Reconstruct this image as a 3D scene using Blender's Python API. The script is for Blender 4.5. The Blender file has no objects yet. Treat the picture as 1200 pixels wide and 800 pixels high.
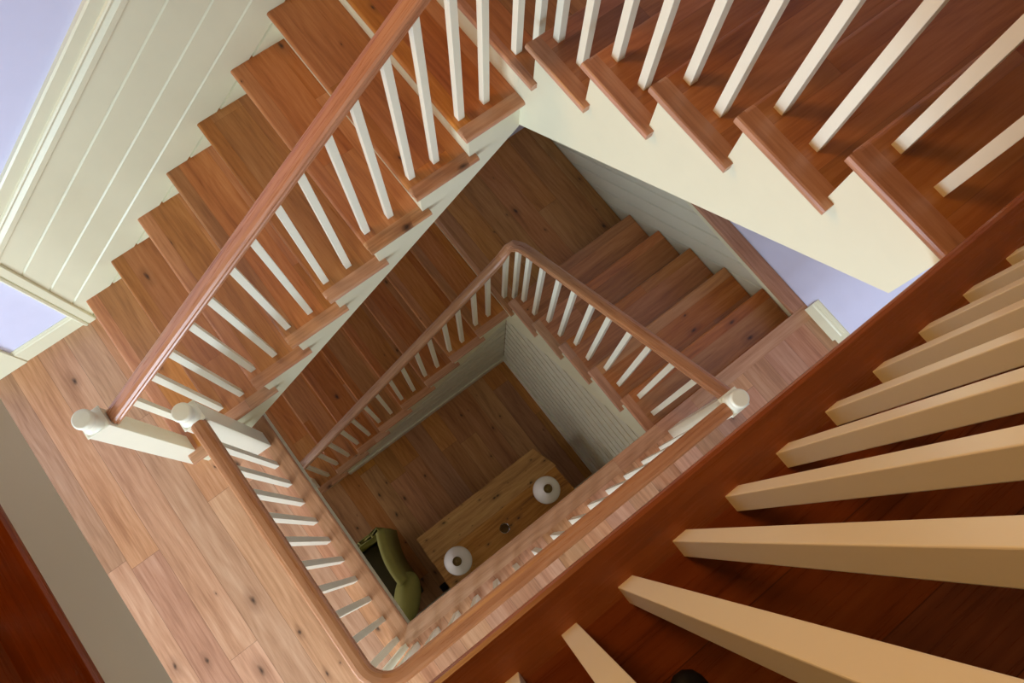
import bpy, bmesh, math, random
from mathutils import Vector, Matrix
random.seed(7)
C = bpy.context.scene.collection

# ------------------------------------------------------------------ dimensions (metres)
R = 0.19            # riser
TA, TB = 0.2694, 0.2624   # going of the short and the long flight
V = 1.890           # far edge of the stairwell
UA = 1.351          # nosing line of the top of the short flight
U2 = 1.3205         # right edge of the well, middle storey
U3 = 1.357          # right edge of the well, upper storey
V0 = 0.212          # near edge of the well
WL = -1.141         # left wall
WB = 3.06           # back wall, lower part
H = 15*R            # storey height
Z1, Z2, Z3 = -H, 0.0, H

# ------------------------------------------------------------------ materials
def new_mat(name):
    m = bpy.data.materials.new(name); m.use_nodes = True
    nt = m.node_tree; nt.nodes.clear()
    out = nt.nodes.new('ShaderNodeOutputMaterial'); b = nt.nodes.new('ShaderNodeBsdfPrincipled')
    nt.links.new(b.outputs[0], out.inputs[0])
    return m, nt, b
def mth(nt, op, a, b=None, c=None, clamp=False):
    n = nt.nodes.new('ShaderNodeMath'); n.operation = op; n.use_clamp = clamp
    for i, x in enumerate((a, b, c)):
        if x is None: continue
        if isinstance(x, (int, float)): n.inputs[i].default_value = x
        else: nt.links.new(x, n.inputs[i])
    return n.outputs[0]
def srgb(r, g, b):
    f = lambda c: (c/12.92 if c <= .04045 else ((c+.055)/1.055)**2.4)
    return (f(r/255), f(g/255), f(b/255), 1)
def ramp(nt, fac, stops):
    n = nt.nodes.new('ShaderNodeValToRGB'); e = n.color_ramp.elements
    while len(e) < len(stops): e.new(0.5)
    for q, (p, c) in zip(e, stops): q.position = p; q.color = c
    nt.links.new(fac, n.inputs[0]); return n.outputs[0]
def mixc(nt, fac, a, b, mode='MIX'):
    n = nt.nodes.new('ShaderNodeMix'); n.data_type = 'RGBA'; n.blend_type = mode
    for i, x in ((0, fac), (6, a), (7, b)):
        if isinstance(x, (int, float)): n.inputs[i].default_value = x
        elif isinstance(x, tuple): n.inputs[i].default_value = x
        else: nt.links.new(x, n.inputs[i])
    return n.outputs[2]

def wood(name, dark, mid, light, pw=0.13, pl=1.7, knots=0.5, rough=0.3, seam=0.6, var=0.35, uv=False, grain=1.0, coat=0.0, ks=1.0):
    m, nt, b = new_mat(name)
    tc = nt.nodes.new('ShaderNodeTexCoord'); oi = nt.nodes.new('ShaderNodeObjectInfo')
    sep = nt.nodes.new('ShaderNodeSeparateXYZ'); nt.links.new(tc.outputs['UV' if uv else 'Object'], sep.inputs[0])
    rnd = oi.outputs['Random']
    x = mth(nt, 'ADD', sep.outputs[0], mth(nt, 'MULTIPLY', rnd, 37.0))
    y = sep.outputs[1]; z = sep.outputs[2]
    yr = mth(nt, 'DIVIDE', mth(nt, 'ADD', y, 40*pw + 0.5*pw), pw)
    row = mth(nt, 'FLOOR', yr)
    wn = nt.nodes.new('ShaderNodeTexWhiteNoise'); wn.noise_dimensions = '2D'
    cb = nt.nodes.new('ShaderNodeCombineXYZ'); nt.links.new(row, cb.inputs[0]); nt.links.new(mth(nt,'MULTIPLY',rnd,91.0), cb.inputs[1])
    nt.links.new(cb.outputs[0], wn.inputs['Vector'])
    xr = mth(nt, 'DIVIDE', mth(nt, 'ADD', x, mth(nt, 'MULTIPLY', wn.outputs['Value'], pl*5)), pl)
    col = mth(nt, 'FLOOR', xr)
    w2 = nt.nodes.new('ShaderNodeTexWhiteNoise'); w2.noise_dimensions = '3D'
    cb2 = nt.nodes.new('ShaderNodeCombineXYZ'); nt.links.new(row, cb2.inputs[0]); nt.links.new(col, cb2.inputs[1]); nt.links.new(mth(nt,'MULTIPLY',rnd,53.0), cb2.inputs[2])
    nt.links.new(cb2.outputs[0], w2.inputs['Vector'])
    pid = w2.outputs['Value']
    off = mth(nt, 'MULTIPLY', pid, 23.0)
    # stretched coordinates, different for every board
    def vec(sx, sy, sz=None):
        c = nt.nodes.new('ShaderNodeCombineXYZ')
        nt.links.new(mth(nt, 'MULTIPLY', x, sx), c.inputs[0])
        nt.links.new(mth(nt, 'MULTIPLY', y, sy), c.inputs[1])
        nt.links.new(mth(nt, 'ADD', mth(nt, 'MULTIPLY', z, sy if sz is None else sz), off), c.inputs[2]); return c.outputs[0]
    def noise(v, sc, det=3, rg=.55, dist=0):
        n = nt.nodes.new('ShaderNodeTexNoise'); n.inputs['Scale'].default_value = sc; n.inputs['Detail'].default_value = det
        n.inputs['Roughness'].default_value = rg; n.inputs['Distortion'].default_value = dist
        nt.links.new(v, n.inputs['Vector']); return n.outputs[0]
    warp = noise(vec(1.6, 5), 1.0, 2)
    # cathedral grain: bands across the board bent by low frequency noise
    g = mth(nt, 'SINE', mth(nt, 'ADD', mth(nt, 'MULTIPLY', y, 150.0), mth(nt, 'MULTIPLY', warp, 34.0)))
    g = mth(nt, 'MULTIPLY_ADD', g, .5, .5)
    fine = noise(vec(5, 110), 1.0, 3, .65)
    broad = noise(vec(1.2, 12), 1.0, 3, .6)
    f = mth(nt, 'ADD', mth(nt, 'MULTIPLY', g, .07*grain), mth(nt, 'ADD', mth(nt, 'MULTIPLY', fine, .42), mth(nt, 'MULTIPLY', broad, .62)))
    f = mth(nt, 'SUBTRACT', f, .03, clamp=True)
    c = ramp(nt, f, [(.28, dark), (.52, mid), (.78, light)])
    # board to board variation
    tone = mth(nt, 'MULTIPLY_ADD', pid, var, 1-var*.5)
    hs = nt.nodes.new('ShaderNodeHueSaturation'); nt.links.new(c, hs.inputs['Color']); nt.links.new(tone, hs.inputs['Value'])
    nt.links.new(mth(nt, 'MULTIPLY_ADD', mth(nt,'FRACT',mth(nt,'MULTIPLY',pid,7.7)), .013, .494), hs.inputs['Hue'])
    nt.links.new(mth(nt, 'MULTIPLY_ADD', mth(nt,'FRACT',mth(nt,'MULTIPLY',pid,3.3)), .15, .93), hs.inputs['Saturation'])
    c = hs.outputs[0]
    if knots > 0:
        vo = nt.nodes.new('ShaderNodeTexVoronoi'); vo.voronoi_dimensions = '2D'; vo.inputs['Scale'].default_value = 1.0
        kv = nt.nodes.new('ShaderNodeCombineXYZ')
        nz = noise(vec(14, 30), 1.0, 2)
        nt.links.new(mth(nt, 'ADD', mth(nt, 'MULTIPLY_ADD', x, 3.2*ks, off), mth(nt, 'MULTIPLY', nz, .10)), kv.inputs[0])
        nt.links.new(mth(nt, 'ADD', mth(nt, 'MULTIPLY', y, 6.5*ks), mth(nt, 'MULTIPLY', nz, .16)), kv.inputs[1])
        nt.links.new(kv.outputs[0], vo.inputs['Vector'])
        s2 = nt.nodes.new('ShaderNodeSeparateColor'); nt.links.new(vo.outputs['Color'], s2.inputs[0])
        on = mth(nt, 'GREATER_THAN', s2.outputs[0], 1-knots)
        size = mth(nt, 'MULTIPLY_ADD', mth(nt, 'POWER', s2.outputs[1], 2.0), .085, .022)
        d = mth(nt, 'DIVIDE', vo.outputs['Distance'], size)
        core = mth(nt, 'MULTIPLY', mth(nt, 'SUBTRACT', 1.15, d, clamp=True), on, clamp=True)
        halo = mth(nt, 'MULTIPLY', mth(nt, 'MULTIPLY', mth(nt, 'SUBTRACT', 1.0, mth(nt, 'DIVIDE', d, 3.4), clamp=True), on), .5)
        c = mixc(nt, halo, c, (dark[0]*.55, dark[1]*.5, dark[2]*.5, 1))
        c = mixc(nt, mth(nt,'MULTIPLY',core,.92), c, (dark[0]*.12, dark[1]*.10, dark[2]*.10, 1))
    if seam > 0:
        fy = mth(nt, 'FRACT', yr); ey = mth(nt, 'MINIMUM', fy, mth(nt, 'SUBTRACT', 1.0, fy))
        fx = mth(nt, 'FRACT', xr); ex = mth(nt, 'MINIMUM', fx, mth(nt, 'SUBTRACT', 1.0, fx))
        e = mth(nt, 'MINIMUM', mth(nt, 'MULTIPLY', ey, pw), mth(nt, 'MULTIPLY', ex, pl))
        sm = mth(nt, 'MULTIPLY', mth(nt, 'LESS_THAN', e, .0011), seam)
        c = mixc(nt, sm, c, (dark[0]*.35, dark[1]*.32, dark[2]*.3, 1))
    nt.links.new(c, b.inputs['Base Color'])
    b.inputs['Roughness'].default_value = rough
    nt.links.new(mth(nt, 'MULTIPLY_ADD', fine, .18, rough-.06), b.inputs['Roughness'])
    b.inputs['Coat Weight'].default_value = coat; b.inputs['Coat Roughness'].default_value = .12
    bp = nt.nodes.new('ShaderNodeBump'); bp.inputs['Strength'].default_value = .12; bp.inputs['Distance'].default_value = .002
    nt.links.new(fine, bp.inputs['Height']); nt.links.new(bp.outputs[0], b.inputs['Normal'])
    return m

def paint(name, col, rough=.4, spec=.5, mott=.03):
    m, nt, b = new_mat(name)
    tc = nt.nodes.new('ShaderNodeTexCoord'); n = nt.nodes.new('ShaderNodeTexNoise'); n.inputs['Scale'].default_value = 9
    n.inputs['Detail'].default_value = 4; nt.links.new(tc.outputs['Object'], n.inputs['Vector'])
    c = mixc(nt, n.outputs[0], tuple(x*(1-mott) for x in col[:3])+(1,), tuple(min(1,x*(1+mott)) for x in col[:3])+(1,))
    nt.links.new(c, b.inputs['Base Color']); b.inputs['Roughness'].default_value = rough
    b.inputs['Specular IOR Level'].default_value = spec
    return m

M = {}
OAKD, OAKM, OAKL = srgb(148,98,68), srgb(190,138,104), srgb(214,168,136)  # pinker cast of the bluish daylight put into the oak colour
M['oak']   = wood('oak_boards', OAKD, OAKM, OAKL, pw=.165, pl=2.1, knots=.36, rough=.30, var=.26)
M['tread'] = wood('oak_tread', srgb(140,80,40), srgb(182,116,64), srgb(204,142,90), pw=.16, pl=2.6, knots=.16, rough=.28, seam=.25, var=.30)
M['edge']  = wood('oak_nosing', OAKD, OAKM, OAKL, pw=.5, pl=2.3, knots=.12, rough=.28, seam=.2, var=.15)
M['cherry'] = wood('dark_red_boards', srgb(104,54,34), srgb(146,82,52), srgb(168,102,68), pw=.165, pl=2.1, knots=.12, rough=.26, var=.2)
M['cherry_edge'] = wood('red_brown_nosing', srgb(112,56,22), srgb(152,82,38), srgb(174,100,52), pw=.5, pl=2.3, knots=.08, rough=.24, seam=.2, var=.12)
M['ground'] = wood('untinted_oak_boards', srgb(128,78,38), srgb(172,116,64), srgb(196,142,88), pw=.185, pl=2.0, knots=.4, rough=.32, var=.3)  # oak colour without the daylight cast, for ground floor and corner landings
M['rail']  = wood('red_oak_handrail', srgb(148,94,60), srgb(180,124,84), srgb(200,150,110), pw=.5, pl=4.0, knots=0, rough=.26, seam=0, var=.05, uv=True)
M['table'] = wood('rustic_pine', srgb(112,70,28), srgb(184,130,66), srgb(216,168,100), pw=.5, pl=5, ks=1.7, knots=.9, rough=.45, seam=0, var=.15)
M['white'] = paint('cream_white_paint', srgb(226,221,190), .34)
M['white2']= paint('cream_gloss_paint', srgb(236,231,208), .28)
M['wall']  = paint('lavender_white_wall_paint', srgb(214,214,238), .6)
M['beads'] = paint('shiplap_paint', srgb(216,212,190), .4)
M['green'] = paint('olive_velvet', srgb(150,144,76), .75, .3, .12)
M['seat'] = paint('shaded_velvet', srgb(62,54,30), .8, .3, .12)  # deep shade inside the chair put into the velvet colour
M['shade'] = paint('white_glass_shade', srgb(244,238,232), .25)
M['brass'] = paint('brass_fitting', srgb(120,96,44), .3)
M['black'] = paint('black_rubber', srgb(10,9,10), .6, .25)
def glass():
    m, nt, b = new_mat('clear_glass'); b.inputs['Transmission Weight'].default_value = 1; b.inputs['Roughness'].default_value = .03
    b.inputs['IOR'].default_value = 1.12; return m
M['glass'] = glass()

# ------------------------------------------------------------------ object helpers
def empty(name, loc, label=None, cat=None, group=None):
    o = bpy.data.objects.new(name, None); C.objects.link(o); o.location = loc; o.empty_display_size = .1
    if label: o['label'] = label; o['category'] = cat
    if group: o['group'] = group
    return o
def world_loc(p):
    l = Vector((0,0,0))
    while p is not None: l += p.location; p = p.parent
    return l
def obj(name, bm, mat, parent=None, rotz=0.0, origin=None, smooth=False, label=None):
    """bm is in world coordinates; the object gets an origin and a z rotation so that local X follows the grain.
    parents are never rotated unless they are meshes, handled by the inverse."""
    bmesh.ops.recalc_face_normals(bm, faces=bm.faces[:])
    if origin is None:
        xs = [v.co for v in bm.verts]; mn = Vector((min(c[i] for c in xs) for i in range(3))); mx = Vector((max(c[i] for c in xs) for i in range(3)))
        origin = Vector(((mn.x+mx.x)/2, (mn.y+mx.y)/2, mn.z))
    Mx = Matrix.Translation(Vector(origin)) @ Matrix.Rotation(rotz, 4, 'Z')
    bm.transform(Mx.inverted())
    me = bpy.data.meshes.new(name); bm.to_mesh(me); bm.free()
    if smooth:
        for p in me.polygons: p.use_smooth = True
    me.materials.append(M[mat] if isinstance(mat, str) else mat)
    o = bpy.data.objects.new(name, me); C.objects.link(o)
    o['_w'] = 0
    if parent is not None:
        o.parent = parent
        o.matrix_basis = full(parent).inverted() @ Mx
    else: o.matrix_basis = Mx
    del o['_w']
    if label: o['label'] = label
    return o
def full(o):
    m = o.matrix_basis.copy() if o.type == 'MESH' else Matrix.Translation(o.location) @ Matrix.Rotation(o.rotation_euler.z, 4, 'Z')
    return full(o.parent) @ m if o.parent else m
def tag(o, label, cat, group=None):
    o['label'] = label; o['category'] = cat
    if group: o['group'] = group
    return o
def struct(name, bm, mat, rotz=0.0, parent=None):
    o = obj(name, bm, mat, parent, rotz)
    if parent is None: o['kind'] = 'structure'
    return o
def BM(): return bmesh.new()
def box(bm, x0, x1, y0, y1, z0, z1, bev=0.0):
    b = bmesh.new(); bmesh.ops.create_cube(b, size=1)
    for v in b.verts: v.co = Vector(((x0+x1)/2+v.co.x*(x1-x0), (y0+y1)/2+v.co.y*(y1-y0), (z0+z1)/2+v.co.z*(z1-z0)))
    if bev: bmesh.ops.bevel(b, geom=b.edges[:], offset=bev, segments=2, affect='EDGES', profile=.5)
    join(bm, b); return bm
def join(bm, b):
    me = bpy.data.meshes.new('t'); b.to_mesh(me); b.free(); bm.from_mesh(me); bpy.data.meshes.remove(me)
def prism(bm, pts, f, a, b):
    """closed outline pts (2D) extruded between a and b; f(p, q, h) -> xyz"""
    t = bmesh.new()
    va = [t.verts.new(f(p[0], p[1], a)) for p in pts]; vb = [t.verts.new(f(p[0], p[1], b)) for p in pts]
    t.faces.new(va); t.faces.new(vb[::-1]); n = len(pts)
    for i in range(n): t.faces.new((va[i], va[(i+1)%n], vb[(i+1)%n], vb[i]))
    t.normal_update(); bmesh.ops.triangulate(t, faces=[fa for fa in t.faces if len(fa.verts) > 4], ngon_method='EAR_CLIP')
    join(bm, t); return bm
def lathe(bm, prof, cx, cy, seg=28):
    t = bmesh.new(); rings = []
    for r, z in prof:
        if r < 1e-5: rings.append([t.verts.new((cx, cy, z))])
        else: rings.append([t.verts.new((cx+r*math.cos(2*math.pi*k/seg), cy+r*math.sin(2*math.pi*k/seg), z)) for k in range(seg)])
    for A, B in zip(rings, rings[1:]):
        for k in range(seg):
            k2 = (k+1) % seg
            if len(A) == 1 and len(B) == 1: continue
            if len(A) == 1: t.faces.new((A[0], B[k], B[k2]))
            elif len(B) == 1: t.faces.new((A[k], A[k2], B[0]))
            else: t.faces.new((A[k], A[k2], B[k2], B[k]))
    join(bm, t); return bm
def sweep(bm, path, prof):
    """sweeps a closed profile (across, up) along a path, mitred in plan, uv = (length, around)"""
    t = bmesh.new(); uvl = t.loops.layers.uv.new('UVMap')
    path = [Vector(p) for p in path]; n = len(path); rings = []; L = [0]
    for a, b in zip(path, path[1:]): L.append(L[-1]+(b-a).length)
    per = [0]
    for i in range(len(prof)): 
        a, b = prof[i], prof[(i+1) % len(prof)]; per.append(per[-1]+math.hypot(b[0]-a[0], b[1]-a[1]))
    for i, p in enumerate(path):
        d0 = (path[i]-path[i-1]) if i > 0 else (path[1]-path[0]); d1 = (path[i+1]-path[i]) if i < n-1 else d0
        h0 = Vector((d0.x, d0.y)).normalized(); h1 = Vector((d1.x, d1.y)).normalized()
        n0 = Vector((h0.y, -h0.x)); n1 = Vector((h1.y, -h1.x)); nn = (n0+n1).normalized(); k = 1/max(.3, nn.dot(n0))
        rings.append([t.verts.new((p.x+nn.x*k*q[0], p.y+nn.y*k*q[0], p.z+q[1])) for q in prof])
    m = len(prof)
    for i in range(n-1):
        for j in range(m):
            j2 = (j+1) % m
            fc = t.faces.new((rings[i][j], rings[i+1][j], rings[i+1][j2], rings[i][j2]))
            for lp, uv in zip(fc.loops, ((L[i], per[j]), (L[i+1], per[j]), (L[i+1], per[j+1]), (L[i], per[j+1]))): lp[uvl].uv = uv
    t.faces.new(rings[0]); t.faces.new(rings[-1][::-1])
    me = bpy.data.meshes.new('t'); t.to_mesh(me); t.free(); bm.from_mesh(me); bpy.data.meshes.remove(me)
    return bm

RAILP = [(-.020,0),(-.030,.004),(-.031,.020),(-.024,.027),(-.026,.031),(-.033,.036),(-.033,.048),(-.026,.057),(-.012,.062),(.012,.062),
         (.026,.057),(.033,.048),(.033,.036),(.026,.031),(.024,.027),(.031,.020),(.030,.004),(.020,0)]
HR = .062

# ------------------------------------------------------------------ staircase flights
def mapA(s, t): return (UA - s, V + t)
def mapB(s, t): return (-t, V - s)
def nosed_board(bm, fm, s_nose, s_back, t0, t1, ztop, th=.028):
    """board with rounded nosing at s_nose (the downhill side)"""
    pts = [(s_back, ztop-th), (s_back, ztop), (s_nose-.013, ztop), (s_nose-.008, ztop-.0015), (s_nose-.0035, ztop-.0045), (s_nose-.001, ztop-.009), (s_nose, ztop-.013),
           (s_nose, ztop-.019), (s_nose-.004, ztop-.026), (s_nose-.010, ztop-th)]
    prism(bm, pts, lambda p, q, h: (*fm(p, h), q), t0, t1)
def flight(name, fm, run, n, z0, wid, bottom, rot, label, s_top=-.03):
    e = empty(name, (*fm(run*n/2, .5), z0-n*R), label, 'staircase')
    for j in range(1, n):
        zt = z0-j*R; s = j*run
        bm = BM(); nosed_board(bm, fm, s, (j-1)*run-.040, .062, wid, zt)
        obj('tread', bm, 'tread', e, rot)
        bm = BM()   # end return, an L in plan with a rounded outer edge
        edge = [(0, zt-.018), (.003, zt-.025), (.008, zt-.028), (.030, zt-.028), (.030, zt), (.008, zt), (.003, zt-.003), (0, zt-.010)]
        prism(bm, edge, lambda p, q, h: (*fm(h, p), q), s-.3227, s-.004)
        nosed_board(bm, fm, s, (j-1)*run-.030, .030, .062, zt)
        obj('tread_return', bm, 'edge', e, rot+math.pi/2)
    for j in range(0, n):
        bm = BM(); s = j*run-.03
        prism(bm, [(s-.018, z0-j*R-.028), (s, z0-j*R-.028), (s, z0-(j+1)*R), (s-.018, z0-(j+1)*R)], lambda p, q, h: (*fm(p, h), q), .0505, wid)
        obj('riser', bm, 'white', e)
    # cut string with stepped top
    pts = [(s_top, z0-.028)]
    for j in range(0, n):
        s = j*run-.03
        if s > s_top+.001: pts.append((s, z0-j*R-.028))
        if j < n-1: pts.append((s, z0-(j+1)*R-.028))
        else: pts.append((s, z0-n*R-(.028 if fm is mapA else 0)))
    if fm is mapA: pts.append((UA+.03, z0-n*R-.028))
    pts += bottom
    bm = BM(); prism(bm, pts, lambda p, q, h: (*fm(p, h), q), .030, .050)
    obj('string', bm, 'white', e)
    # soffit following the underside
    b0, b1 = bottom[-1], bottom[0]
    if len(bottom) > 2: b1 = bottom[1]
    bm = BM(); prism(bm, [(b0[0], b0[1]+.03), (b1[0], b1[1]+.03), (b1[0], b1[1]+.004), (b0[0], b0[1]+.004)], lambda p, q, h: (*fm(p, h), q), .050, wid)
    obj('soffit', bm, 'white', e)
    return e
for z0, nm in ((Z3, 'upper'), (Z2, 'lower')):
    d = z0-Z3
    bA = [(UA+.03, 1.322+d), (-.03, 2.387+d)]
    la = {'upper': 'short oak staircase at top right with broad white string below its stepped edge',
          'lower': 'short oak staircase down from the middle landing beside the grey panelled wall'}[nm]
    lb = {'upper': 'long oak staircase at left along the raking panelled wall, ending at the middle landing',
          'lower': 'long oak staircase in the centre going down to the dark ground floor'}[nm]
    flight('staircase', mapA, TA, 6, z0, WB-V-.005, bA, math.pi/2, la)
    zb = z0-6*R
    send = 8*TB-.03
    # underside line of the long flight
    k = (1.307-.061)/(1.937-.149)
    sz = 1.741 + .061/k
    bB = [(send, zb-9*R), (sz, zb-9*R), (-.05, 1.325+d)]
    flight('staircase', mapB, TB, 9, zb, -WL-.003, bB, 0, lb, s_top=-.05)

# ------------------------------------------------------------------ corner landings
def landing(z, nm):
    bm = BM(); box(bm, WL, .036, V+.034, WB-.004, z-.028, z)
    o = struct(nm, bm, 'ground')
    bm = BM(); prism(bm, [(V+.034, z-.028), (V+.034, z), (V+.008, z), (V+.002, z-.004), (V, z-.010), (V, z-.019), (V+.004, z-.026), (V+.010, z-.028)],
                     lambda p, q, h: (h, p, q), WL, .057)
    struct('landing_nosing', bm, 'edge', parent=o)
    bm = BM(); box(bm, WL, .03, V+.051, WB-.004, z-.37, z-.028)
    struct('landing_frame', bm, 'white', parent=o)
landing(Z3-6*R, 'floor_landing_1')
landing(Z2-6*R, 'floor_landing_2')

# ------------------------------------------------------------------ floors
def storey_floor(z, ue, nm, vmin, umax, V0, oh, th=.28, wd='oak', we='edge'):
    bd = .085
    def nose(bm, along_u, a, b, pos):
        pr = [(bd, z-.02), (bd, z), (.010, z), (.003, z-.004), (0, z-.011), (0, z-.020), (.004, z-.028), (.012, z-.031), (.03, z-.031), (.03, z-.02)]
        if along_u: prism(bm, pr, lambda p, q, h: (h + (p if h > 0.5 else 0), pos-p, q), a, b)
        else: prism(bm, pr, lambda p, q, h: (pos+p, h-(p if h < 1 else 0), q), a, b)
    bm = BM(); box(bm, WL, umax, vmin, V0-bd, z-.02, z)
    o = struct(nm, bm, wd)
    bm = BM(); box(bm, ue+bd, umax, V0-bd, WB+.03, z-.02, z); struct('floor_boards', bm, wd, 0 if z == 0 else math.pi/2, parent=o)
    bm = BM(); nose(bm, True, WL, ue, V0); struct('floor_nosing', bm, we, parent=o)
    bm = BM(); nose(bm, False, V0, V+.02 if z == 0 else WB, ue); struct('floor_nosing', bm, we, math.pi/2, parent=o)
    bm = BM(); box(bm, ue-.0, ue+bd, V+.02, WB+.03, z-.02, z) if z == 0 else None
    if z == 0: struct('floor_nosing', bm, we, math.pi/2, parent=o)
    else: bm.free()
    bm = BM(); box(bm, WL, umax, vmin, V0-oh, z-th, z-.021)
    box(bm, ue+.03, umax, V0-oh, V+.03, z-th, z-.021); box(bm, ue+.05, umax, V+.03, WB+.03, z-th, z-.021)
    struct('floor_structure', bm, 'white', parent=o)
    return o
storey_floor(Z2, U2, 'floor_middle', -4.5, 5.5, .190, .010, .19)
storey_floor(Z3, U3, 'floor_upper', -4.5, 5.5, .212, .03, wd='cherry', we='cherry_edge')
bm = BM(); box(bm, WL-.1, 5.5, -4.5, WB+.1, Z1-.05, Z1); struct('floor_ground', bm, 'ground')

# ------------------------------------------------------------------ walls
bm = BM(); box(bm, WL-.12, WL, -4.5, WB+.2, Z1, 5.6); struct('wall_left', bm, 'wall')
bm = BM(); box(bm, WL, 5.5, WB+.03, WB+.2, Z2-.0, 5.6); struct('wall_back', bm, 'wall')
# panelled lower back wall beside the lower short flight, capped by an oak ledge
def groove_poly(bm, f, outline_fn, dep, h0, h1, step, gw=.008):
    pass
bm = BM(); box(bm, WL, U2+.02, WB+.012, WB+.2, Z1, -.032)
wbp = struct('wall_back_lower', bm, 'beads')
bm = BM()
sl = (6*R)/(UA)                # boards parallel to the pitch
for k in range(0, 14):
    zA = -1.75+k*.155          # height at u = 0
    pts = []
    u0, u1 = WL, U2
    def zl(u, off=0): return zA+off+.705*u
    def cl(z): return max(Z1, min(-.034, z))
    # clip board polygon to the wall rectangle by sampling
    n = 24; low = []; up = []
    for i in range(n+1):
        u = u0+(u1-u0)*i/n
        a, b_ = cl(zl(u, .010)), cl(zl(u, .142))
        if b_-a > .002: low.append((u, a)); up.append((u, b_))
    if len(low) > 1:
        prism(bm, low+up[::-1], lambda p, q, h: (p, h, q), WB, WB+.013)
        fl = [q for q in up if abs(q[1]-zl(q[0], .142)) < 1e-4]
        if len(fl) > 1:
            bb = bmesh.new(); (ua_, za_), (ub_, zb_) = fl[0], fl[-1]
            q6 = [bb.verts.new(c_) for c_ in ((ua_, WB, za_), (ua_, WB+.012, za_+.012), (ua_, WB+.012, za_-.004), (ub_, WB, zb_), (ub_, WB+.012, zb_+.012), (ub_, WB+.012, zb_-.004))]
            for f_ in ((0,1,2),(3,5,4),(0,3,4,1),(1,4,5,2),(2,5,3,0)): bb.faces.new([q6[i_] for i_ in f_])
            join(bm, bb)
struct('wainscot_boards', bm, 'beads', parent=wbp)
bm = BM(); box(bm, WL, U2+.001, 2.992, WB+.03, -.030, 0, .004); struct('wall_ledge', bm, 'edge', parent=wbp)
bm = BM(); box(bm, WL, U2, 3.012, WB+.012, -.105, -.030, .004); struct('ledge_moulding', bm, 'white', parent=wbp)
# ground floor walls
bm = BM(); box(bm, 1.38, 1.50, -4.5, V+.03, Z1, -.28); w = struct('wall_right', bm, 'beads')
bm = BM(); box(bm, 1.362, 1.380, -4.5, V+.03, Z1, Z1+.15, .003); struct('baseboard_right', bm, 'beads')
# shiplap wall under the lower flights
def shiplap(name, c0, m0, f, t0, umin, umax, base):
    """horizontal boards under the slanting line z = c0 + m0*u"""
    top = lambda u: c0+m0*u
    def clip(za, zb):
        pts = []
        ua = max(umin, (za-c0)/m0); ub = max(umin, (zb-c0)/m0)
        if ua >= umax-.01: return None
        if ub >= umax:
            return [(ua, za), (umax, za), (umax, top(umax))] + ([(umin, top(umin))] if ua <= umin else [])
        pts = [(ua, za), (umax, za), (umax, zb), (ub, zb)]
        if ua <= umin < ub: pts.append((umin, top(umin)))
        return pts
    bm = BM(); z = base; per = .150; gap = .026; dep = .020
    while z < base+3:
        p = clip(z+gap, z+per)
        if p:
            prism(bm, p, f, t0-dep, t0)
        z += per
    p = clip(base, base+4)
    prism(bm, p, f, t0, t0+.06)
    return struct(name, bm, 'beads')
d = -H
shiplap('wall_under_short_flight', 1.345+d+.06, .755, lambda p, q, h: (p, h, q), V+.052, -.03, 1.375, Z1)
kB = (1.307-.061)/(1.937-.149)
shiplap('wall_under_long_flight', Z1+.061-.149*kB+.06, kB, lambda p, q, h: (-h, p, q), .052, .05, V+.03, Z1)
bm = BM(); box(bm, -.03, 1.38, V+.016, V+.036, Z1, Z1+.13, .003); struct('baseboard_back', bm, 'beads')
bm = BM(); box(bm, -.036, -.016, .1, V+.016, Z1, Z1+.10, .003); struct('baseboard_left', bm, 'beads')

# raking wainscot on the left wall beside the upper long flight
wa = None
def zr(v, z_at_half): return z_at_half+.753*(v-.5)
lines = [1.445, 1.246, 1.018, .808, .60, .39, .18, -.03]   # heights at v = .5 of the board joints, first = underside of cap
vL = -.262
bm = BM()
for a, b_ in zip(lines, lines[1:]):
    g = .008
    v1 = WB
    lo0, lo1, up0, up1 = zr(vL, b_)+g, zr(v1, b_)+g, zr(vL, a)-g, zr(v1, a)-g
    pts = [(vL, lo0), (v1, lo1), (v1, up1), (vL, up0)]
    if up0 < 0: 
        vs = .5+(0-(a-g))/.753; 
        pts = [(vs, 0), (v1, lo1), (v1, up1)] if lo0 < 0 else pts
        if lo0 < 0: pts = [(vs, .001), (min(v1, .5+(0-(b_+g))/.753), .001), (v1, lo1), (v1, up1)]
    elif lo0 < 0:
        vs = .5+(0-(b_+g))/.753; pts = [(vL, .001), (vs, .001), (v1, lo1), (v1, up1), (vL, up0)]
    prism(bm, pts, lambda p, q, h: (h, p, q), WL, WL+.014)
    if len(pts) == 4 and up0 > 0:   # chamfer along the upper edge of the board
        for (va, ha), (vb, hb) in (((vL, up0), (v1, up1)),):
            bb = bmesh.new()
            q4 = [bb.verts.new(c) for c in ((WL+.014, va, ha), (WL+.002, va, ha+.013), (WL+.002, va, ha-.005), (WL+.014, vb, hb), (WL+.002, vb, hb+.013), (WL+.002, vb, hb-.005))]
            for f_ in ((0,1,2),(3,5,4),(0,3,4,1),(1,4,5,2),(2,5,3,0)): bb.faces.new([q4[i] for i in f_])
            join(bm, bb)
prism(bm, [(vL, .001), (WB, .001), (WB, zr(WB, 1.445)), (vL, zr(vL, 1.445))], lambda p, q, h: (h, p, q), WL-.001, WL+.003)
wain = struct('wainscot_left', bm, 'white')
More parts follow.
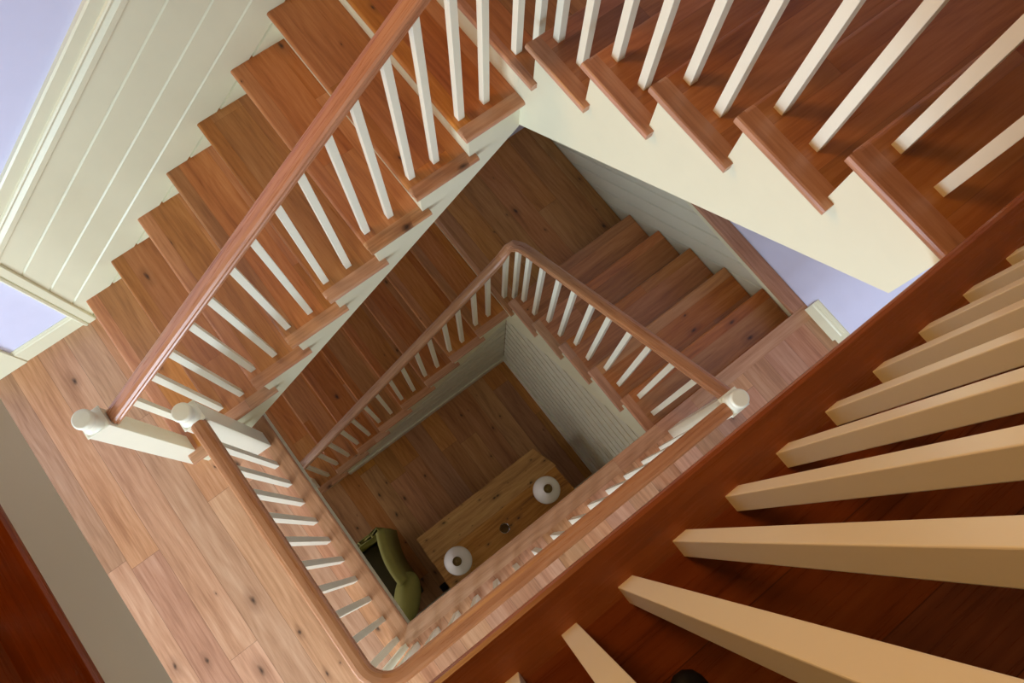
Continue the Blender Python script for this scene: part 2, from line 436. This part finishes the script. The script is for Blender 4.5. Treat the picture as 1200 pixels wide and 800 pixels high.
# cap moulding, profile across (perp height, protrusion)
def mould(bm, f, L0, L1):
    prof = [(0, 0), (0, .020), (.010, .026), (.035, .030), (.058, .022), (.062, .030), (.072, .034), (.080, .030), (.083, .024), (.128, .024), (.135, .018), (.135, 0)]
    prism(bm, prof, f, L0, L1)
bm = BM(); prism(bm, [(0, 0), (0, .030), (.012, .036), (.040, .038), (.062, .026), (.066, .034), (.078, .038), (.086, .034), (.090, .026), (.150, .026), (.158, .020), (.158, 0)],
                 lambda p, q, h: (WL+q, h, zr(h, 1.435)+p*1.10), -.335, WB)
struct('trim_1', bm, 'white')
bm = BM(); prism(bm, [(0, 0), (0, .022), (.006, .028), (.045, .028), (.050, .022), (.054, .030), (.064, .034), (.070, .028), (.076, .022), (.078, 0)],
                 lambda p, q, h: (WL+q, vL-p+.004, h), 0, zr(-.30, 1.44))
struct('trim_2', bm, 'white')
bm = BM(); prism(bm, [(0, 0), (0, .016), (.118, .016), (.124, .012), (.136, .010), (.142, .004), (.142, 0)], lambda p, q, h: (WL+q, h, p), -.69, -.335)
struct('baseboard_left', bm, 'white')
bm = BM(); box(bm, WL, WL+.022, -.95, -.69, 0, 2.1, .003); struct('trim_3', bm, 'white')
# short returned base block on the back wall beyond the ledge
bm = BM()
prism(bm, [(0, 0), (0, .030), (.100, .030), (.108, .024), (.118, .024), (.124, .017), (.134, .015), (.142, .006), (.142, 0)], lambda p, q, h: (h, WB+.03-q, p), 1.344, 1.584)
struct('baseboard_back', bm, 'white')
bm = BM()
prism(bm, [(0, 0), (0, .014), (.135, .014), (.142, .004), (.142, 0)], lambda p, q, h: (h, WB+.03-q, p), 1.584, 5.5)
struct('baseboard_back', bm, 'white')

# ------------------------------------------------------------------ railings
BW = .0305
def baluster(e, x, y, z0, z1, cache={}):
    key = round(z1-z0, 3)
    if key not in cache:
        bm = BM(); h = BW/2
        box(bm, -h, h, -h, h, 0, z1-z0, .0015)
        me = bpy.data.meshes.new('baluster'); bm.to_mesh(me); bm.free(); me.materials.append(M['white2']); cache[key] = me
    o = bpy.data.objects.new('baluster', cache[key]); C.objects.link(o); o.parent = e
    o.location = Vector((x, y, z0))-world_loc(e); return o
def newel(e, x, y, z0, T, hb=.047):
    bm = BM(); box(bm, x-hb, x+hb, y-hb, y+hb, z0, T-.085, .003)
    p = obj('newel_post', bm, 'white2', e, origin=(x, y, z0))
    bm = BM(); box(bm, x-hb-.003, x+hb+.003, y-hb-.003, y+hb+.003, T-.096, T-.087, .002)
    # square to round cove
    t = bmesh.new(); seg = 28; rings = []
    for q in range(7):
        f = q/6; z = T-.087+f*.032; rr = .036; w_ = (1-f)**2.2
        ring = []
        for k in range(seg):
            a = 2*math.pi*k/seg; c, s = math.cos(a), math.sin(a); m_ = max(abs(c), abs(s)); sq = min(hb/m_, hb*1.16)
            rad = rr+(sq-rr)*w_ if sq > rr else rr
            ring.append(t.verts.new((x+c*rad, y+s*rad, z)))
        rings.append(ring)
    for A, B in zip(rings, rings[1:]):
        for k in range(seg): t.faces.new((A[k], A[(k+1) % seg], B[(k+1) % seg], B[k]))
    join(bm, t)
    lathe(bm, [(.0, T-.06), (.036, T-.06), (.040, T-.053), (.036, T-.047), (.035, T-.040), (.041, T-.034), (.0425, T-.024), (.043, T-.012), (.040, T-.003), (.034, T), (0, T+.001)], x, y)
    c = obj('newel_cap', bm, 'white2', p, smooth=False)
    for f in c.data.polygons: f.use_smooth = len(f.vertices) == 4 and abs(f.normal.z) < .98
    return p
def rail(e, path):
    bm = BM(); sweep(bm, [(p[0], p[1], p[2]-HR) for p in path], RAILP)
    o = obj('handrail', bm, 'rail', e, origin=path[0])
    return o

PU = -.105; PA = 2.0
zBr = lambda v, d=0: 1.763+.727*(v-.841)+d
zAr = lambda u, d=0: .365+.715*(u-.607)+H+d
def stair_rail(d, zfl, label, with_newel):
    e = empty('stair_railing', (PU, PA, Z3-6*R+d), label, 'railing')
    path = [(1.41, PA, zAr(1.41, d)), (.06, PA, zAr(.06, d)), (-.02, PA, zAr(-.02, d)-.01), (-.055, PA-.006, zAr(-.06, d)-.02), (-.09, PA-.02, zAr(-.09, d)-.035), (PU, PA-.05, zBr(PA-.05, d)+.05), (PU, 1.90, zBr(1.90, d)+.012), (PU, 1.84, zBr(1.84, d)), (PU, -.155, zBr(-.155, d))]
    rail(e, path)
    for i in range(1, 6):
        for o in (.055, .182):
            u = .0039+(i-1)*TA+o; baluster(e, u, PA, zfl-(6-i)*R-.002, zAr(u, d)-HR*.7)
    baluster(e, -.10, 1.945, zfl-6*R-.002, zBr(1.945, d)-.02); baluster(e, -.045, PA, zfl-6*R-.002, zAr(-.045, d)-.07)
    zc = zfl-6*R
    for j in range(1, 9):
        for o in (.044, .167):
            v = V-j*TB+o
            if v < -.12: continue
            baluster(e, PU, v, zc-j*R-.002, zBr(v, d)-HR*.7)
    newel(e, PU, -.205, zfl-H, 1.165+d)
stair_rail(0, Z3, 'oak handrail with square white balusters descending the upper stairs to a white newel post', True)
stair_rail(-H, Z2, 'oak handrail with square white balusters in the centre, beside the lower stairs', True)

def guard(z, ue, label, us, vs, corner, n_a, n_b, top):
    px = ue+.0; c = .12
    e = empty('landing_railing', (ue, .097, z), label, 'railing')
    path = [(n_a[0]+.04, .097, z+top), (ue-c, .097, z+top)]
    for k in range(1, 8):
        a = math.pi/2*k/8; path.append((ue-c+c*math.sin(a), .097+c-c*math.cos(a), z+top))
    path += [(ue, .097+c, z+top), (ue, n_b[1]-.04, z+top)]
    rail(e, path)
    for u in us: baluster(e, u, .097, z-.002, z+top-HR*.7)
    for v in vs: baluster(e, ue, v, z-.002, z+top-HR*.7)
    for u, v in corner: baluster(e, u, v, z-.002, z+top-HR*.7)
    newel(e, n_a[0], n_a[1], z, z+1.05); newel(e, n_b[0], n_b[1], z, z+1.04)
guard(Z2, 1.443, 'oak handrail and white balusters around the middle landing, between two white newel posts',
      [.215+.126*k for k in range(10)], [.295+.1297*k for k in range(13)], [(1.405, .113), (1.437, .168)], (.062, .09), (1.437, 1.985), .968)
guard(Z3, 1.441, 'thick cream balusters of the upper railing at bottom right on dark red floor',
      [.2+.1137*k for k in range(10)], [.132+.1137*k for k in range(16)], [], (.062, .09), (1.441, 2.01), .985)

# ------------------------------------------------------------------ ground floor furniture
e = empty('side_table', (1.12, .93, Z1), 'rustic knotty pine console table against the ground floor wall', 'table')
tz = Z1+.75
for a, b_ in ((.880, 1.105), (1.113, 1.358)):
    bm = BM(); prism(bm, [(a, .312), (b_, .303), (b_, 1.585), (a, 1.515 if a < 1 else 1.57)], lambda p, q, h: (p, q, h), tz-.035, tz)
    bmesh.ops.bevel(bm, geom=[ed for ed in bm.edges], offset=.003, segments=1, affect='EDGES')
    obj('tabletop_board', bm, 'table', e, math.pi/2)
for x in (.92, 1.32):
    for y in (.37, 1.49):
        bm = BM(); box(bm, x-.03, x+.03, y-.03, y+.03, Z1, tz-.035, .004); obj('leg', bm, 'table', e)
bm = BM()
for x in (.905, 1.315): box(bm, x, x+.022, .4, 1.46, tz-.135, tz-.035)
for y in (.36, 1.48): box(bm, .95, 1.305, y, y+.022, tz-.135, tz-.035)
obj('apron', bm, 'table', e, math.pi/2)
def lamp(x, y, label):
    e = empty('table_lamp', (x, y, tz), label, 'lamp', 'white table lamps')
    bm = BM(); lathe(bm, [(0, tz), (.055, tz), (.058, tz+.008), (.05, tz+.016), (.015, tz+.024), (.011, tz+.05), (.018, tz+.08), (.011, tz+.11), (.010, tz+.33), (.0, tz+.33)], x, y)
    obj('base', bm, 'brass', e, smooth=True)
    zb = -1.79
    bm = BM(); pr = [(.108, zb), (.109, zb+.02), (.104, zb+.05), (.092, zb+.085), (.072, zb+.115), (.052, zb+.14), (.040, zb+.16), (.038, zb+.175)]
    inner = [(r-.003, z_) for r, z_ in pr[::-1]]
    lathe(bm, pr+inner+[pr[0]], x, y, 36); obj('lamp_shade', bm, 'shade', e, smooth=True)
    bm = BM(); lathe(bm, [(0, zb+.13), (.034, zb+.13), (.034, zb+.155), (.026, zb+.16), (.024, zb+.165), (.012, zb+.166), (.010, zb+.18), (.006, zb+.184), (0, zb+.185)], x, y); obj('fitter', bm, 'brass', e, smooth=True)
lamp(1.222, .494, 'white glass table lamp on the pine table, nearer the green armchair')
lamp(1.220, 1.366, 'white glass table lamp on the pine table, at the far end beside the shiplap wall')
bm = BM(); lathe(bm, [(0, tz+.001), (.036, tz+.001), (.040, tz+.006), (.042, tz+.10), (.039, tz+.10), (.037, tz+.012), (0, tz+.010)], 1.25, .93)
tag(obj('glass_tumbler', bm, 'glass', smooth=True), 'clear glass tumbler on the pine table between the two lamps', 'glass')
bm = BM(); box(bm, 1.29, 1.355, .17, .235, Z1, Z1+.04, .008); box(bm, 1.34, 1.352, .195, .207, Z1+.04, Z1+.09, .003)
tag(obj('power_adapter', bm, 'black'), 'small black power adapter on the floor beside the table foot', 'adapter')

# armchair: tub back, seat, two padded arms
def blob(bm, c, r, seg=24, pw=2.0, rot=0.0, tilt=0.0):
    t = bmesh.new(); bmesh.ops.create_uvsphere(t, u_segments=seg, v_segments=14, radius=1)
    for v in t.verts:
        x, y, z = v.co; f = lambda a: math.copysign(abs(a)**(2/pw), a)
        v.co = Vector((f(x)*r[0], f(y)*r[1], f(z)*r[2]))
    t.transform(Matrix.Translation(c) @ Matrix.Rotation(rot, 4, 'Z') @ Matrix.Rotation(tilt, 4, 'X')); join(bm, t)
e = empty('armchair', (.95, -.25, Z1), 'olive green upholstered armchair seen from above on the ground floor', 'armchair')
# back: slab with rolled top, slightly bowed
bm = BM()
sec = [(-.03, 0), (.03, 0), (.035, .60), (.045, .86), (.045, .92), (.03, .955), (.005, .965), (-.02, .95), (-.03, .91), (-.03, .60)]
t = bmesh.new(); rings = []
for i in range(15):
    f = i/14; u = .665+f*.43; v = .165-.085*f-.03*math.sin(f*math.pi)
    rings.append([t.verts.new((u, v-.035+q[0], Z1+.10+q[1]*(1-.05*f*f))) for q in sec])
for A, B in zip(rings, rings[1:]):
    for k2 in range(len(sec)): t.faces.new((A[k2], A[(k2+1) % len(sec)], B[(k2+1) % len(sec)], B[k2]))
t.faces.new(rings[0]); t.faces.new(rings[-1][::-1]); join(bm, t)
obj('backrest', bm, 'green', e, smooth=True)
bm = BM(); blob(bm, (.93, -.24, Z1+.36), (.27, .30, .10), pw=4.5); obj('seat_cushion', bm, 'seat', e, smooth=True, label='seat cushion with deep shade put into its dark colour')
bm = BM(); box(bm, .66, 1.24, -.56, .06, Z1+.12, Z1+.30, .02); obj('seat_frame', bm, 'seat', e)
bm = BM(); blob(bm, (1.20, -.02, Z1+.70), (.205, .105, .19), pw=2.2, rot=-.72); box(bm, 1.15, 1.24, -.55, .03, Z1+.14, Z1+.52, .03); obj('arm', bm, 'green', e, smooth=True)
bm = BM(); prism(bm, [(.13, Z1+.14), (.13, Z1+1.0), (.06, Z1+.98), (-.06, Z1+.90), (-.16, Z1+.72), (-.30, Z1+.62), (-.53, Z1+.58), (-.55, Z1+.14)], lambda p, q, h: (h-.08*(.13-p)*0, p, q), .632, .662); bmesh.ops.bevel(bm, geom=bm.edges[:], offset=.008, segments=2, affect='EDGES'); obj('arm', bm, 'green', e, smooth=True)
for x, y in ((.70, -.52), (1.2, -.52), (.70, .02), (1.2, .02)):
    bm = BM(); lathe(bm, [(0, Z1), (.016, Z1), (.025, Z1+.13), (0, Z1+.13)], x, y, 12); obj('leg', bm, 'black', e)

# photographer's shoe tip on the upper floor
bm = BM(); blob(bm, (1.685, .868, Z3+.035), (.125, .045, .045), pw=2.3, rot=-.35); box(bm, 1.70, 1.78, .83, .89, Z3+.0, Z3+.05, .01)
tag(obj('shoe', bm, 'black', smooth=True), 'black shoe tip on the dark red upper floor at the bottom edge', 'shoe')

# ------------------------------------------------------------------ light
w = bpy.data.worlds.new('World'); bpy.context.scene.world = w; w.use_nodes = True
bg = w.node_tree.nodes['Background']; bg.inputs[0].default_value = (1.0, .54, .16, 1); bg.inputs[1].default_value = .04
def area(name, loc, target, sx, sy, power, col):
    l = bpy.data.lights.new(name, 'AREA'); l.shape = 'RECTANGLE'; l.size = sx; l.size_y = sy; l.energy = power; l.color = col
    o = bpy.data.objects.new(name, l); C.objects.link(o); o.location = loc
    o.rotation_euler = (Vector(target)-Vector(loc)).to_track_quat('-Z', 'Y').to_euler(); return o
area('window_light_middle', (2.3, -4.2, 1.15), (.6, 1.2, .5), 2.6, 1.5, 290, (.66, .82, 1.0))
area('side_fill_light', (3.5, -1.3, 1.0), (.8, 1.0, .4), 1.2, 1.4, 52, (.66, .80, 1.0))  # added fill inside the landing space, brightens newels and balusters; no window here
area('window_light_upper', (-1.05, .1, 4.0), (1.4, .7, 3.2), 1.4, 1.0, 58, (1.0, .52, .15))
area('window_light_ground', (.0, -4.2, -1.7), (.4, 1.9, -2.0), 2.4, 1.2, 55, (.90, .92, 1.0))

# ------------------------------------------------------------------ camera
cam = bpy.data.cameras.new('Camera'); co = bpy.data.objects.new('Camera', cam); C.objects.link(co)
cam.sensor_width = 36; cam.lens = 845.16*36/1200; cam.clip_start = .02
co.matrix_world = Matrix(((0.61099703, -0.76633164, 0.19162059, 1.24611498), (0.78947818, 0.58425802, -0.18073951, 0.80269135),
                          (0.02662242, 0.26242012, 0.9645864, 4.03373322), (0, 0, 0, 1)))
S = bpy.context.scene; S.camera = co
S.view_settings.view_transform = 'Standard'; S.view_settings.look = 'None'; S.view_settings.gamma = 1; S.view_settings.use_curve_mapping = False
S.view_settings.exposure = 0.0
S.cycles.max_bounces = 8; S.cycles.diffuse_bounces = 5
